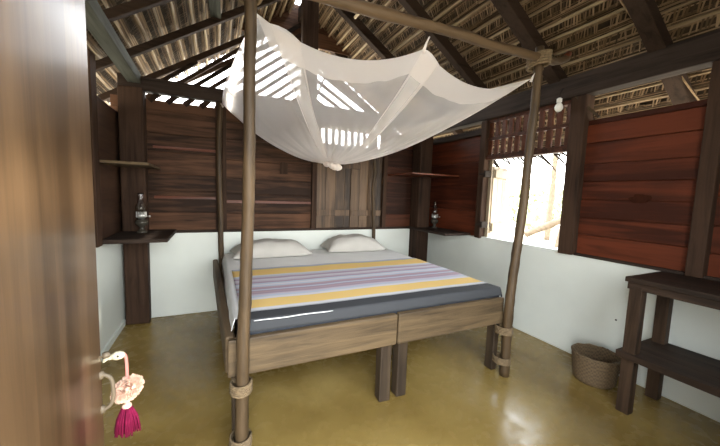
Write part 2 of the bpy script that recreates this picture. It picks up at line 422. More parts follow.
# ------------------------------------------------------------------ left wall
bm = B(); box(bm, -0.12, 0, FY, 0.0, 0, H)
wl = struct(obj('wall_left', bm, 'white', bevel=0.008))
bm = B(); planks(bm, 'y', FY, 0.10, H, 1.96, -0.055, -0.03, 0.2); obj('plank_panel', bm, 'plank_left', wl, bevel=0.003)
for y in (-0.75, -1.6, -2.5, -3.35):
    bm = B(); box(bm, -0.06, 0.03, y - 0.05, y + 0.05, H, 2.2, 0.003); obj('stud', bm, 'post_z', wl, bevel=0.005)
bm = B(); bar(bm, (0.13, 0.02, 2.265), (0.155, -1.6, 2.265), 0.10, 0.09); bar(bm, (0.155, -1.6, 2.265), (0.16, FY - 0.4, 2.265), 0.10, 0.09)
obj('wall_plate', bm, 'beam_grey', wl, bevel=0.006)
bm = B(); box(bm, 0.0, 0.014, FY, -0.1, 0, 0.05); struct(obj('baseboard_left', bm, 'white'))

# ------------------------------------------------------------------ right wall
bm = B(); box(bm, XR, XR + 0.12, FY, 0.0, 0, H)
wr = struct(obj('wall_right', bm, 'white', bevel=0.008))
bm = B(); planks(bm, 'y', -0.92, 0.07, H, 2.06, XR + 0.03, XR + 0.055, 0.3); obj('plank_panel', bm, 'plank_red', wr, bevel=0.003)
bm = B(); planks(bm, 'y', -2.70, -1.98, H, 1.95, XR + 0.02, XR + 0.045, 0.155); pr = obj('plank_panel', bm, 'plank_red', wr, bevel=0.004)
bm = B(); planks(bm, 'y', FY, -2.72, H, 1.95, XR + 0.03, XR + 0.055, 0.155); obj('plank_panel', bm, 'plank_red', wr, bevel=0.004)
# knot hole in the red planks
bm = B(); nk = 26
rr = [1 + 0.45 * noise.noise(Vector((math.cos(t * 2 * math.pi / nk) * 1.7, math.sin(t * 2 * math.pi / nk) * 1.7, 4.2))) for t in range(nk)]
fr = [bm.verts.new((XR + 0.0175, -2.385 + 0.062 * rr[t] * math.cos(t * 2 * math.pi / nk), 1.325 + 0.034 * rr[t] * math.sin(t * 2 * math.pi / nk))) for t in range(nk)]
bk_ = [bm.verts.new((XR + 0.034, v.co.y, v.co.z)) for v in fr]
bm.faces.new(fr); bm.faces.new(bk_[::-1])
for t in range(nk): bm.faces.new((fr[t], bk_[t], bk_[(t + 1) % nk], fr[(t + 1) % nk]))
obj('wood_knot', bm, 'knotwood', wr)
for y0, y1, z1 in ((-0.98, -0.90, 2.14), (-1.99, -1.868, 2.15), (-2.755, -2.675, 2.2)):
    bm = B(); box(bm, XR - 0.035, XR + 0.07, y0, y1, H - 0.005, z1, 0.003); obj('post', bm, 'post_z', wr, bevel=0.006)
bm = B(); box(bm, XR - 0.02, XR + 0.06, -0.90, -0.05, 2.00, 2.07, 0.003); obj('top_rail', bm, 'beam_y', wr, bevel=0.004)
bm = B(); box(bm, XR - 0.015, XR + 0.02, FY, -1.99, H - 0.004, H + 0.014, 0.002); obj('sill_strip', bm, 'beam_y', wr, bevel=0.003)
bm = B(); box(bm, XR - 0.05, XR + 0.06, FY - 0.4, 0.5, 2.145, 2.325, 0.004); obj('wall_plate', bm, 'beam_y', wr, bevel=0.008)
bm = B(); bar(bm, (XR - 0.04, -1.87, 2.19), (XR + 0.02, -2.06, 1.96), 0.02, 0.02); obj('thin_brace', bm, 'branch', wr)
# white picture-rail bump on the low wall: small dark hole
bm = B(); lathe(bm, [(0.0, 0.0), (0.007, 0.001), (0.0, 0.004)], (0, 0, 0), 10)
bmesh.ops.rotate(bm, verts=bm.verts, matrix=Matrix.Rotation(-math.pi / 2, 3, 'Y')); bmesh.ops.translate(bm, verts=bm.verts, vec=(XR - 0.001, -2.33, 0.415))
obj('nail_head', bm, 'iron', wr)

# window in the right wall
w1 = bpy.data.objects.new('window_1', None); COL.objects.link(w1); w1.location = (XR + 0.02, -1.43, H); struct(w1)
bm = B(); box(bm, XR - 0.01, XR + 0.06, -1.89, -0.97, 1.715, 1.765, 0.002); obj('window_head', bm, 'plank_redx', w1, bevel=0.004)
bm = B(); box(bm, XR, XR + 0.05, -1.89, -0.97, 1.925, 1.955, 0.002); obj('lattice_rail', bm, 'plank_redx', w1, bevel=0.003)
bm = B(); box(bm, XR, XR + 0.05, -1.89, -0.97, 2.11, 2.145, 0.002); obj('lattice_rail', bm, 'plank_redx', w1, bevel=0.003)
y = -1.855
while y < -0.99:
    bm = B(); box(bm, XR + 0.012, XR + 0.032, y, y + 0.046, 1.76, 2.12, 0.003); obj('lattice_slat', bm, 'plank_redx', w1)
    y += 0.083
bm = B(); box(bm, XR, XR + 0.14, -1.885, -0.98, H - 0.002, H + 0.012); obj('window_sill', bm, 'white', w1, bevel=0.004)
bm = B(); box(bm, XR + 0.045, XR + 0.065, -1.02, -0.98, H + 0.01, 1.715); obj('window_frame', bm, 'palewood', w1, bevel=0.003)
# sun-bleached shutter standing open outside
bm = B()
hx, hy = XR + 0.075, -1.005
ang = math.radians(16)
dx, dy = math.cos(ang), math.sin(ang)
for k in range(3):
    p = Vector((hx + dx * (0.07 + 0.115 * k), hy + dy * (0.07 + 0.115 * k), 0)); 
    bar(bm, (p.x, p.y, 0.90), (p.x, p.y, 1.65), 0.112, 0.022, (-dy, dx, 0))
sh = obj('shutter', bm, 'palewood', w1, bevel=0.003)
for z in (1.57, 0.97):
    bm = B(); bar(bm, (hx + dx * .02 + dy * .02, hy + dy * .02 - dx * .02, z), (hx + dx * .36 + dy * .02, hy + dy * .36 - dx * .02, z), 0.03, 0.09, (0, 0, 1)); obj('ledge_board', bm, 'palewood', sh, bevel=0.003)
for z in (1.56, 1.00):
    bm = B(); box(bm, XR - 0.042, XR + 0.085, -1.015, -0.992, z - 0.035, z + 0.035); box(bm, XR - 0.046, XR - 0.034, -1.02, -0.93, z - 0.012, z + 0.012)
    obj('hinge', bm, 'iron', w1, bevel=0.003)

# ------------------------------------------------------------------ front wall (behind the camera): doorway and window
bm = B()
y0, y1 = FY - 0.15, FY
box(bm, -0.12, 0.40, y0, y1, 0, 2.2); box(bm, 1.50, XR + 0.12, y0, y1, 0, H)
box(bm, 1.50, 1.70, y0, y1, H, 2.2); box(bm, 2.55, XR + 0.12, y0, y1, H, 2.2)
box(bm, 0.40, 1.50, y0, y1, 2.08, 2.2); box(bm, 1.70, 2.55, y0, y1, 2.08, 2.2)
wf = struct(obj('wall_front', bm, 'white'))
bm = B(); box(bm, -0.1, XR + 0.1, FY - 0.12, FY + 0.02, 2.2, 2.32); obj('tie_beam', bm, 'beam_x', wf, bevel=0.006)
bm = B()
for k in range(14):
    z = 2.34 + k * 0.085; xe = (ZR - 0.06 - z) / SL
    if xe > 0.05: box(bm, XM - xe, XM + xe, FY - 0.08, FY - 0.05, z, z + 0.08, 0.002)
obj('gable_boards', bm, 'plank_x', wf)
w3 = bpy.data.objects.new('window_3', None); COL.objects.link(w3); w3.location = (2.12, FY - 0.07, H); struct(w3)
for a in ((1.70, 1.74, H, 2.08), (2.51, 2.55, H, 2.08)):
    bm = B(); box(bm, a[0], a[1], FY - 0.12, FY - 0.02, a[2], a[3]); obj('window_frame', bm, 'post_z', w3)

# ------------------------------------------------------------------ open door near the camera
d1 = bpy.data.objects.new('door_1', None); COL.objects.link(d1); d1.location = (0.48, FY, 0.0); struct(d1)
bm = B(); y = FY + 0.02
for w in (0.15, 0.16, 0.14, 0.12, 0.095, 0.10, 0.06, 0.065):
    y2 = min(y + w, -2.54)
    box(bm, 0.458, 0.498, y, y2, 0.02, 2.03); y = y2
obj('door_leaf', bm, 'door', d1)
pts = [(0.495, -2.552, 0.785), (0.510, -2.55, 0.783), (0.522, -2.55, 0.768), (0.525, -2.55, 0.735), (0.522, -2.55, 0.705), (0.510, -2.55, 0.69), (0.495, -2.552, 0.688)]
bm = B(); tube(bm, catmull(pts, 5), 0.0048, 10)
for z in (0.785, 0.688): lathe(bm, [(0.0, -0.010), (0.007, -0.009), (0.008, 0.0), (0.007, 0.009), (0, 0.010)], (0.499, -2.550, z), 12)
obj('door_handle', bm, 'handle', d1)
bm = B(); tube(bm, [(0.49, -2.548, 0.835), (0.506, -2.548, 0.835), (0.512, -2.548, 0.838)], 0.004, 8); lathe(bm, [(0, -.008), (.009, -.006), (.009, .006), (0, .008)], (0.512, -2.548, 0.838), 10)
obj('key', bm, 'handle', d1)

# flamingo ornament hanging at the door edge
FL = Vector((0.535, -2.51, 0.80))
fl = thing('flamingo_ornament', 'pink flamingo pompom ornament with magenta tassel hanging at the open door edge', 'ornament', FL)
def ico(bm, c, r, sub=2, sc=(1, 1, 1)):
    g = bmesh.ops.create_icosphere(bm, subdivisions=sub, radius=r)
    for v in g['verts']: v.co = Vector((v.co.x * sc[0], v.co.y * sc[1], v.co.z * sc[2])) + Vector(c)
    for v in g['verts']:
        for f in v.link_faces: f.smooth = True
bm = B(); ico(bm, (0.527, -2.505, 0.812), 0.0155, 2, (1.15, 0.8, 0.8)); hd = obj('head', bm, 'cream', fl)
bm = B(); tube(bm, catmull([(0.512, -2.508, 0.812), (0.503, -2.512, 0.811), (0.496, -2.516, 0.803)], 4), [0.008] * 3 + [0.006] * 3 + [0.005, .004, .002], 8); obj('beak', bm, 'cream', hd)
bm = B(); ico(bm, (0.530, -2.518, 0.815), 0.0032, 1); obj('eye', bm, 'black', hd)
bm = B(); tube(bm, catmull([(0.541, -2.503, 0.814), (0.545, -2.503, 0.80), (0.546, -2.503, 0.77), (0.546, -2.503, 0.735)], 5), 0.0042, 8); obj('neck', bm, 'pinkcord', fl)
bm = B()
for k in range(900):
    v = Vector((random.gauss(0, 1), random.gauss(0, 1), random.gauss(0, 1))).normalized()
    c = Vector((0.546, -2.503, 0.707)); r = random.uniform(0.85, 1.08)
    e = Vector((v.x * 0.038 * r, v.y * 0.036 * r, v.z * 0.035 * r + v.x * 0.008))
    s = v.cross(Vector((0.3, 0.5, 0.8))).normalized() * 0.0035; t = v.cross(s).normalized() * 0.0035
    q = c + e * 0.45; p = c + e
    bm.faces.new([bm.verts.new(x) for x in (q - s, q + s, p + s * .7, p - s * .7)])
    bm.faces.new([bm.verts.new(x) for x in (q - t, q + t, p + t * .7, p - t * .7)])
ico(bm, (0.546, -2.503, 0.707), 0.033, 2, (1.0, 0.95, 0.9))
obj('pompom_body', bm, 'pink', fl)
bm = B(); lathe(bm, [(0.006, 0.008), (0.011, 0.002), (0.0125, -0.004), (0.010, -0.010)], (0.543, -2.503, 0.658), 12); obj('tassel_collar', bm, 'pink', fl)
bm = B()
for k in range(150):
    a = random.uniform(0, 6.28); r = math.sqrt(random.random())
    x0, y0_ = 0.010 * r * math.cos(a), 0.010 * r * math.sin(a)
    x1, y1_ = 0.031 * r * math.cos(a) + random.uniform(-.003, .003), 0.024 * r * math.sin(a)
    ln = random.uniform(0.068, 0.084)
    tube(bm, [(0.543 + x0, -2.503 + y0_, 0.655), (0.543 + (x0 + x1) * .62, -2.503 + (y0_ + y1_) * .62, 0.655 - ln * .5), (0.543 + x1, -2.503 + y1_, 0.655 - ln)], 0.0022, 5)
obj('tassel', bm, 'magenta', fl)

# ------------------------------------------------------------------ roof
A = math.atan(SL); cA, sA = math.cos(A), math.sin(A)
RY0, RY1 = -3.95, 1.14
def rp(side, v, y, off=0.0):
    """point on a roof slope: v metres from the ridge down the slope, off metres above the rafter centre line"""
    return Vector((XM + side * (v * cA + off * sA), y, ZR - v * sA + off * cA))
VMAX = 2.55 / cA
bm = B()
# opaque backing
for s in (-1, 1):
    q = [rp(s, 0, RY0, .13), rp(s, VMAX, RY0, .13), rp(s, VMAX, RY1, .13), rp(s, 0, RY1, .13)]
    q2 = [p + Vector((0, 0, .10)) for p in q]
    a = [bm.verts.new(p) for p in q]; b_ = [bm.verts.new(p) for p in q2]
    bm.faces.new(a); bm.faces.new(b_)
    for k in range(4): bm.faces.new((a[k], a[(k + 1) % 4], b_[(k + 1) % 4], b_[k]))
ceil = struct(obj('ceiling', bm, 'under'))
# woven palm leaf panels: rows of slanting leaflets on each slope
for s in (-1, 1):
    bm = B(); row = 0.135; nrow = int(VMAX / row) + 1
    for i in range(nrow):
        v0 = 0.02 + i * row
        def quad(P): bm.faces.new([bm.verts.new(p) for p in P])
        # flat straws lying along the row
        for k in range(8):
            y = RY0 - random.uniform(0, .3); v = v0 + 0.050 + k * 0.0122
            while y < RY1:
                ln = random.uniform(0.25, 0.8); w = random.uniform(0.008, 0.014); o = 0.080 + random.uniform(-.006, .014); tv = random.uniform(-.006, .006)
                quad([rp(s, v, y, o), rp(s, v + w, y, o + .003), rp(s, v + w + tv, min(y + ln, RY1), o + .003), rp(s, v + tv, min(y + ln, RY1), o)]); y += ln * random.uniform(.85, 1.0)
        # slanting plaited leaflets
        y = RY0
        while y < RY1 - .03:
            w = random.uniform(0.008, 0.013); lean = 0.034 * random.uniform(0.7, 1.3); va = v0 - .012 + random.uniform(-.006, .006); vb = v0 + 0.058 * random.uniform(0.85, 1.15)
            o0 = 0.072 + random.uniform(-.004, .008); o1 = 0.066 + random.uniform(-.012, .010)
            if random.random() < .92: quad([rp(s, va, y, o0), rp(s, va, y + w * 1.3, o0 + .004), rp(s, vb, y + lean + w, o1 + .004), rp(s, vb, y + lean, o1)])
            y += random.uniform(0.019, 0.025)
    obj('leaf_thatch', bm, 'leaf', ceil)
# loose fringe hanging along the two eaves
for s in (-1, 1):
    bm = B(); y = RY0 + 0.3
    while y < RY1:
        p = rp(s, VMAX - 0.06, y, .05 + random.uniform(-.03, .04)); q = p + Vector((s * random.uniform(.0, .08), -random.uniform(.16, .34) if random.random() < .82 else random.uniform(.02, .2), -random.uniform(.16, .30)))
        tube(bm, [p, p.lerp(q, .55) + Vector((0, 0, .015)), q], [0.013, 0.010, 0.003], 5)
        y += random.uniform(.05, .10)
    obj('eave_fringe', bm, 'fringe', ceil)
# battens the leaf panels are tied to
for s in (-1, 1):
    v = 0.12
    while v < VMAX:
        bm = B(); n = 14
        jo = random.uniform(-.02, .02)
        pts = [rp(s, v + jo + 0.010 * noise.noise(Vector((k * .7, v * 9, s))), RY0 + (RY1 - RY0) * k / n, 0.056) for k in range(n + 1)]
        tube(bm, pts, 0.0115 * random.uniform(0.8, 1.3), 6)
        obj('batten', bm, 'batten', ceil)
        v += 0.135
RAF = {1: [-3.80, -3.1, -2.41, -1.72, -0.99, -0.22, 0.50, 1.05], -1: [-3.80, -3.1, -2.3, -1.55, -0.83, -0.20, 0.50, 1.05]}
for s in (1, -1):
    for y in RAF[s]:
        bm = B(); a, b_ = rp(s, 0.0, y), rp(s, VMAX - 0.04, y); w = {-1.72: 0.105, -2.41: 0.095}.get(y, 0.075) if s > 0 else 0.052
        bar(bm, a, b_, w, 0.095 if s > 0 else 0.06, (0, 0, 1)); obj('rafter', bm, 'rafter', ceil, bevel=0.006)
bm = B(); bar(bm, (XM, RY0, ZR - 0.02), (XM, RY1, ZR - 0.02), 0.06, 0.16); obj('ridge_beam', bm, 'rafter', ceil, bevel=0.006)
bm = B(); bar(bm, rp(-1, 1.15, -0.82, .02), rp(-1, 1.12, -0.22, .02), 0.09, 0.02); obj('repair_board', bm, 'beam_grey', ceil)
for s in (1, -1):
    bm = B(); bar(bm, rp(s, VMAX - 0.12, RY0, -.01), rp(s, VMAX - 0.12, RY1, -.01), 0.05, 0.05); obj('eave_purlin', bm, 'rafter', ceil)
bm = B(); tube(bm, [rp(1, 0.50, -0.35, -.05), rp(1, 0.50, -0.62, -.05), rp(1, 0.32, -0.98, -.07)], 0.016, 8); obj('brace_stick', bm, 'batten', ceil)
for p in ([rp(1, 1.50, -2.32, 0.0), rp(1, 1.72, -2.35, -.02), rp(1, 2.0, -2.36, 0.02)], [rp(1, 2.24, -2.42, 0.02), rp(1, 2.42, -2.47, -.03), rp(1, 2.62, -2.48, 0.0)]):
    bm = B(); tube(bm, catmull(p, 5), 0.006, 6); obj('twine', bm, 'cord', ceil)

# ------------------------------------------------------------------ corner shelves
def shelf(name, x0, x1, y0, y1, z0, z1, label, mat, taper=0):
    bm = B(); box(bm, x0, x1, y0, y1, z0, z1, 0.002)
    o = obj(name, bm, mat, bevel=0.004, loc=((x0 + x1) / 2, (y0 + y1) / 2, z0)); return tag(o, label, 'shelf', 'corner shelves')
shelf('corner_shelf', 0.0, 0.435, -0.66, -0.001, 0.852, 0.885, 'low dark wooden corner shelf on the cement wall, carrying the left oil lamp', 'beam_x')
shelf('corner_shelf', -0.02, 0.31, -0.60, 0.02, 1.462, 1.482, 'thin upper wooden shelf across the left corner post', 'bedwood')
shelf('corner_shelf', 3.14, XR + 0.02, -0.80, -0.001, 0.852, 0.88, 'low dark wooden corner shelf on the cement wall, carrying the right oil lamp', 'beam_y')
shelf('corner_shelf', 2.83, XR + 0.02, -0.55, 0.02, 1.545, 1.565, 'thin upper reddish wooden shelf across the right corner post', 'red_edge')

# ------------------------------------------------------------------ oil lamps
def oil_lamp(c, label):
    t = thing('oil_lamp', label, 'oil lamp', c, 'oil lamps'); x, y, z = c
    bm = B(); lathe(bm, [(0.045, 0.0), (0.046, 0.010), (0.026, 0.020), (0.018, 0.035), (0.020, 0.05), (0.044, 0.068), (0.052, 0.090), (0.046, 0.112), (0.022, 0.124)], c, 28); obj('oil_font', bm, 'oilglass', t)
    bm = B(); lathe(bm, [(0.022, 0.122), (0.024, 0.130), (0.036, 0.136), (0.037, 0.160), (0.030, 0.166), (0.026, 0.172)], c, 28)
    for k in range(10):
        a = k * math.pi / 5; box(bm, x + .037 * math.cos(a) - .003, x + .037 * math.cos(a) + .003, y + .037 * math.sin(a) - .003, y + .037 * math.sin(a) + .003, z + .138, z + .185)
    br = obj('burner', bm, 'tin', t)
    bm = B(); tube(bm, [(x + .034, y - .01, z + .148), (x + .062, y - .018, z + .146)], 0.003, 8); lathe(bm, [(0, -.009), (.008, -.007), (.009, 0), (.008, .007), (0, .009)], (x + .064, y - .018, z + .146), 12); obj('wick_knob', bm, 'tin', br)
    bm = B(); pr_ = [(0.029, 0.170), (0.036, 0.190), (0.045, 0.212), (0.043, 0.232), (0.030, 0.262), (0.022, 0.290), (0.020, 0.335), (0.0215, 0.350)]
    lathe(bm, pr_ + [(r - 0.002, z_) for r, z_ in pr_[::-1]], c, 28); obj('glass_chimney', bm, 'glass', t)
    return t
lamp = oil_lamp((0.185, -0.22, 0.885), 'glass oil lamp with tin burner on the low shelf in the left corner')
dup(lamp, (3.43, -0.24, 0.88), 'glass oil lamp with tin burner on the low shelf beside the window')

# light bulb
lb = thing('light_bulb', 'small white light bulb hanging beside the window post under the roof beam', 'light bulb', (3.42, -1.80, 2.145))
bm = B(); lathe(bm, [(0.0, -0.088), (0.018, -0.084), (0.030, -0.068), (0.033, -0.052), (0.028, -0.034), (0.017, -0.018), (0.014, -0.008)], (3.42, -1.80, 2.13), 20); obj('bulb', bm, 'bulb', lb)
bm = B(); lathe(bm, [(0.016, -0.012), (0.021, -0.010), (0.021, 0.018), (0.010, 0.026)], (3.42, -1.80, 2.13), 16); obj('socket', bm, 'bulb', lb)
bm = B(); tube(bm, [(3.42, -1.80, 2.15), (3.425, -1.80, 2.20), (XR - 0.05, -1.80, 2.24)], 0.004, 6); obj('flex', bm, 'iron', lb)

# ------------------------------------------------------------------ bed: two frames side by side
def bed(x0, x1, label):
    t = thing('single_bed', label, 'bed', ((x0 + x1) / 2, -1.0, 0), 'wooden bed frames')
    def pb(name, m, *a, jit=0.004, bev=0.008):
        bm = B(); box(bm, *a, jit); return obj(name, bm, m, t, bevel=bev)
    pb('foot_board', 'bedwood', x0, x1, -2.0, -1.965, 0.378, 0.572)
    pb('head_board', 'bedwood', x0, x1, -0.105, -0.075, 0.38, 0.60)
    bm = B()
    if x0 < 1: bar(bm, (x0 + 0.010, -1.965, 0.478), (x0 - 0.052, -0.06, 0.478), 0.046, 0.19)
    else: bar(bm, (x0 + 0.022, -1.965, 0.415), (x0 + 0.022, -0.105, 0.415), 0.045, 0.066)
    obj('side_rail', bm, 'bedwood_y', t, bevel=0.012)
    pb('corner_block', 'bedleg', x0 - (0.04 if x0 < 1 else -.045), x0 + 0.09, -0.135, -0.105, 0.385, 0.448); pb('side_rail', 'bedwood_y', x1 - 0.045, x1, -1.965, -0.105, 0.385, 0.448)
    for k in range(9):
        y = -1.85 + k * 0.21; pb('slat', 'bedwood', x0 + 0.045, x1 - 0.045, y - 0.05, y + 0.05, 0.43, 0.452)
    for xa in (x0 + (0.030 if x0 > 1 else 0.020), x1 - (0.083 if x0 < 1 else 0.042)):
        for ya in (-1.993, -0.215):
            bm = B(); box(bm, xa, xa + (0.050 if xa > 2.5 else 0.076), ya + 0.028, ya + 0.103, 0, 0.43, 0.004); obj('leg', bm, 'bedleg', t, bevel=0.008)
    return t
bed(0.832, 1.782, 'left of two rustic plank bed frames pushed together, under the striped blanket')
bed(1.790, 2.702, 'right of two rustic plank bed frames pushed together, nearer the window')

# mattress
def softbox(bm, x0, x1, y0, y1, z0, z1, nx=24, ny=24, r=0.03, puff=0.0):
    """rounded box as a lofted stack of inset loops"""
    prof = [(0.0 + r, z0), (r * .3, z0 + r * .3), (0, z0 + r), (0, z1 - r), (r * .3, z1 - r * .3), (r, z1)]
    loops = []
    for ins, z in prof:
        a0, a1, b0, b1 = x0 + ins, x1 - ins, y0 + ins, y1 - ins; L_ = []
        for k in range(nx): L_.append((a0 + (a1 - a0) * k / nx, b0))
        for k in range(ny): L_.append((a1, b0 + (b1 - b0) * k / ny))
        for k in range(nx): L_.append((a1 - (a1 - a0) * k / nx, b1))
        for k in range(ny): L_.append((a0, b1 - (b1 - b0) * k / ny))
        loops.append([bm.verts.new((px, py, z + puff * noise.noise(Vector((px * 4, py * 4, z))))) for px, py in L_])
    n = len(loops[0])
    for i in range(len(loops) - 1):
        for k in range(n): bm.faces.new((loops[i][k], loops[i][(k + 1) % n], loops[i + 1][(k + 1) % n], loops[i + 1][k])).smooth = True
    bm.faces.new(loops[0][::-1]); bm.faces.new(loops[-1])
bm = B(); softbox(bm, 0.882, 2.690, -1.958, -0.110, 0.455, 0.630, r=0.025)
mt = obj('mattress', bm, 'mattress', loc=(1.78, -1.0, 0.455)); tag(mt, 'dark slate mattress lying in the wooden bed frames under the sheet', 'mattress')
bm = B(); box(bm, 2.600, 2.625, -1.962, -1.957, 0.58, 0.61); obj('care_tag', bm, 'sheet', mt)

def drape(fn, x0, x1, y0, y1, nx, ny, uv=None):
    bm = B(); lay = bm.loops.layers.uv.new('UVMap')
    g = [[None] * (ny + 1) for _ in range(nx + 1)]; U = {}
    for i in range(nx + 1):
        for j in range(ny + 1):
            a = x0 + (x1 - x0) * i / nx; b_ = y0 + (y1 - y0) * j / ny
            v = bm.verts.new(fn(a, b_)); g[i][j] = v; U[v] = (a, b_)
    for i in range(nx):
        for j in range(ny):
            f = bm.faces.new((g[i][j], g[i + 1][j], g[i + 1][j + 1], g[i][j + 1])); f.smooth = True
            for l in f.loops: l[lay].uv = U[l.vert]
    return bm
# white sheet: over the top, down the left and right sides
def sheet_pt(a, b_):
    # a across (x, negative overhang folds down), b along y
    x = a; z = 0.636
    if a < 0.87:
        d = 0.87 - a; x = 0.87 - d * .30; z = 0.636 - max(0, d - 0.008) 
    elif a > 2.70:
        d = a - 2.70; x = 2.70 + min(d, .03) * .25; z = 0.636 - max(0, d - 0.008)
    zz = z + 0.004 * noise.noise(Vector((a * 3, b_ * 3, 0))) + 0.003 * noise.noise(Vector((a * 9, b_ * 7, 1)))
    # crisp folding creases
    for cx in (1.27, 1.80, 2.33): zz += 0.005 * math.exp(-((a - cx - (b_ + .6) * .06) / 0.010) ** 2)
    if a < 0.87: x += 0.006 * noise.noise(Vector((b_ * 6, z * 8, 0)))
    return (x, b_, zz)
bm = drape(sheet_pt, 0.765, 2.76, -1.90, -0.115, 84, 60)
sh_ = obj('bed_sheet', bm, 'sheet', loc=(1.78, -1.0, 0.636), solid=0.004); tag(sh_, 'white cotton sheet spread over the mattress, below the pillows', 'sheet')
# striped blanket with slate end hanging over the foot of the bed
BY0 = -0.87
def blanket_pt(a, b_):
    y = BY0 - b_; z = 0.644; x = a
    if y < -1.955:
        d = -1.955 - y; z -= max(0, d - .012); y = -1.955 - min(d, .03) * .5 - 0.008 * d / .1 + 0.005 * noise.noise(Vector((a * 5, d * 4, 3)))
    e = 0
    z += 0.004 * noise.noise(Vector((a * 2.5, b_ * 3, 5))) + 0.0025 * noise.noise(Vector((a * 8, b_ * 6, 6)))
    if a > 2.69: z -= (a - 2.69) * 1.0; x = 2.69 + (a - 2.69) * .3
    skew = 0.0
    return (x, y - skew, z)
bm = drape(blanket_pt, 0.90, 2.755, 0.0, 1.158, 90, 90)
bl = obj('blanket', bm, 'blanket', loc=(1.8, -1.5, 0.64), solid=0.005); bm = B(); tube(bm, [(0.925 + .45 * k / 12, -1.966, 0.637 + 0.0015 * math.sin(k)) for k in range(13)], [0.001] + [0.0026] * 11 + [0.001], 6); obj('hem', bm, 'sheet', bl); tag(bl, 'striped yellow, violet and blue blanket with slate end over the foot of the bed', 'blanket')

def pillow(c, w, d, h, rot, label, seed):
    bm = B(); nx, ny = 36, 24; top = {}; bot = {}
    for i in range(nx + 1):
        for j in range(ny + 1):
            u = -1 + 2 * i / nx; v = -1 + 2 * j / ny
            k = max(0, (1 - abs(u) ** 2.6)) ** .55 * max(0, (1 - abs(v) ** 2.6)) ** .55
            pin = 1 - 0.10 * (1 - abs(v) ** 2) * abs(u) ** 3; pinv = 1 - 0.13 * (1 - abs(u) ** 2) * abs(v) ** 3
            x, y = u * w / 2 * pin, v * d / 2 * pinv
            wr_ = 0.016 * noise.noise(Vector((u * 2.6 + seed, v * 2.6, seed))) + 0.009 * noise.noise(Vector((u * 6, v * 5 + seed, 2))) * (0.4 + abs(u))
            X = c[0] + x * math.cos(rot) - y * math.sin(rot); Yv = c[1] + x * math.sin(rot) + y * math.cos(rot)
            edge = i in (0, nx) or j in (0, ny)
            top[i, j] = bm.verts.new((X, Yv, c[2] + 0.022 + h * k + wr_ * k))
            bot[i, j] = top[i, j] if edge else bm.verts.new((X, Yv, c[2] + 0.022 - 0.020 * min(1, k * 2)))
    for i in range(nx):
        for j in range(ny):
            bm.faces.new((top[i, j], top[i + 1, j], top[i + 1, j + 1], top[i, j + 1])).smooth = True
            f = [bot[i, j], bot[i, j + 1], bot[i + 1, j + 1], bot[i + 1, j]]
            if len(set(f)) == 4:
                try: bm.faces.new(f).smooth = True
                except ValueError: pass
    return tag(obj('pillow', bm, 'pillow', loc=(c[0], c[1], c[2])), label, 'pillow', 'bed pillows')
pillow((1.30, -0.31, 0.641), 0.78, 0.42, 0.14, 0.03, 'flat off-white pillow at the head of the bed, on the left, behind the front post', 1.3)
pillow((2.24, -0.25, 0.641), 0.70, 0.40, 0.155, -0.06, 'plump off-white pillow at the head of the bed, on the right', 4.1)

# ------------------------------------------------------------------ canopy posts with rope lashings
def rope(name, c0, r, h, parent, turns=5):
    bm = B(); pts = []
    for k in range(turns * 16 + 1):
        a = k * 2 * math.pi / 16; pts.append((c0[0] + r[0] * math.cos(a), c0[1] + r[1] * math.sin(a), c0[2] + h * k / (turns * 16)))
    tube(bm, pts, h / turns * 0.56, 6); return obj(name, bm, 'rope', parent)
def post(label, pts, r0, r1, seed):
    t = thing('canopy_post', label, 'bed post', pts[0], 'canopy posts')
    P = catmull(pts, 10); n = len(P)
    P = [p + Vector((0.006 * noise.noise(Vector((seed, p.z * 3, 0))), 0.006 * noise.noise(Vector((0, seed, p.z * 3))), 0)) for p in P]
    bm = B(); tube(bm, P, [r0 + (r1 - r0) * k / (n - 1) for k in range(n)], 12, 0.14); obj('pole', bm, 'branch', t); return t
p1 = post('long peeled branch post at the front left bed corner, lashed with rope', [(0.890, -2.04, 0.0), (0.893, -2.04, 0.30), (0.897, -2.04, 0.55), (0.903, -2.04, 0.76), (0.911, -2.04, 1.0), (0.920, -2.04, 1.33), (0.924, -2.04, 1.81), (0.935, -2.04, 2.30)], 0.031, 0.025, 1.0)
rope('rope_lashing', (0.888, -2.022, 0.315), (0.048, 0.060), 0.055, p1); rope('rope_lashing', (0.886, -2.022, 0.035), (0.048, 0.060), 0.055, p1)
p2 = post('crooked branch post at the front right bed corner, before the window', [(2.700, -2.045, 0.0), (2.694, -2.045, 0.42), (2.702, -2.045, 0.64), (2.725, -2.045, 0.90), (2.760, -2.045, 1.29), (2.775, -2.045, 1.69), (2.795, -2.045, 2.08), (2.795, -2.045, 2.33)], 0.034, 0.027, 5.0)
rope('rope_lashing', (2.688, -2.020, 0.315), (0.050, 0.064), 0.055, p2); rope('rope_lashing', (2.690, -2.020, 0.09), (0.050, 0.064), 0.05, p2)
p3 = post('thin branch post at the back left bed corner against planks', [(0.832, -0.032, 0.0), (0.835, -0.032, 0.84), (0.822, -0.032, 1.60), (0.836, -0.032, 2.16)], 0.028, 0.024, 9.0)
p4 = post('thin crooked branch post at the back right bed corner before the board shutters', [(2.640, -0.032, 0.0), (2.630, -0.032, 0.84), (2.600, -0.032, 1.35), (2.615, -0.032, 1.62), (2.580, -0.032, 1.84), (2.590, -0.032, 2.16)], 0.023, 0.020, 13.0)
cp = thing('canopy_rail', 'knotty horizontal pole tied across the two front bed posts', 'pole', (0.60, -2.04, 2.16))
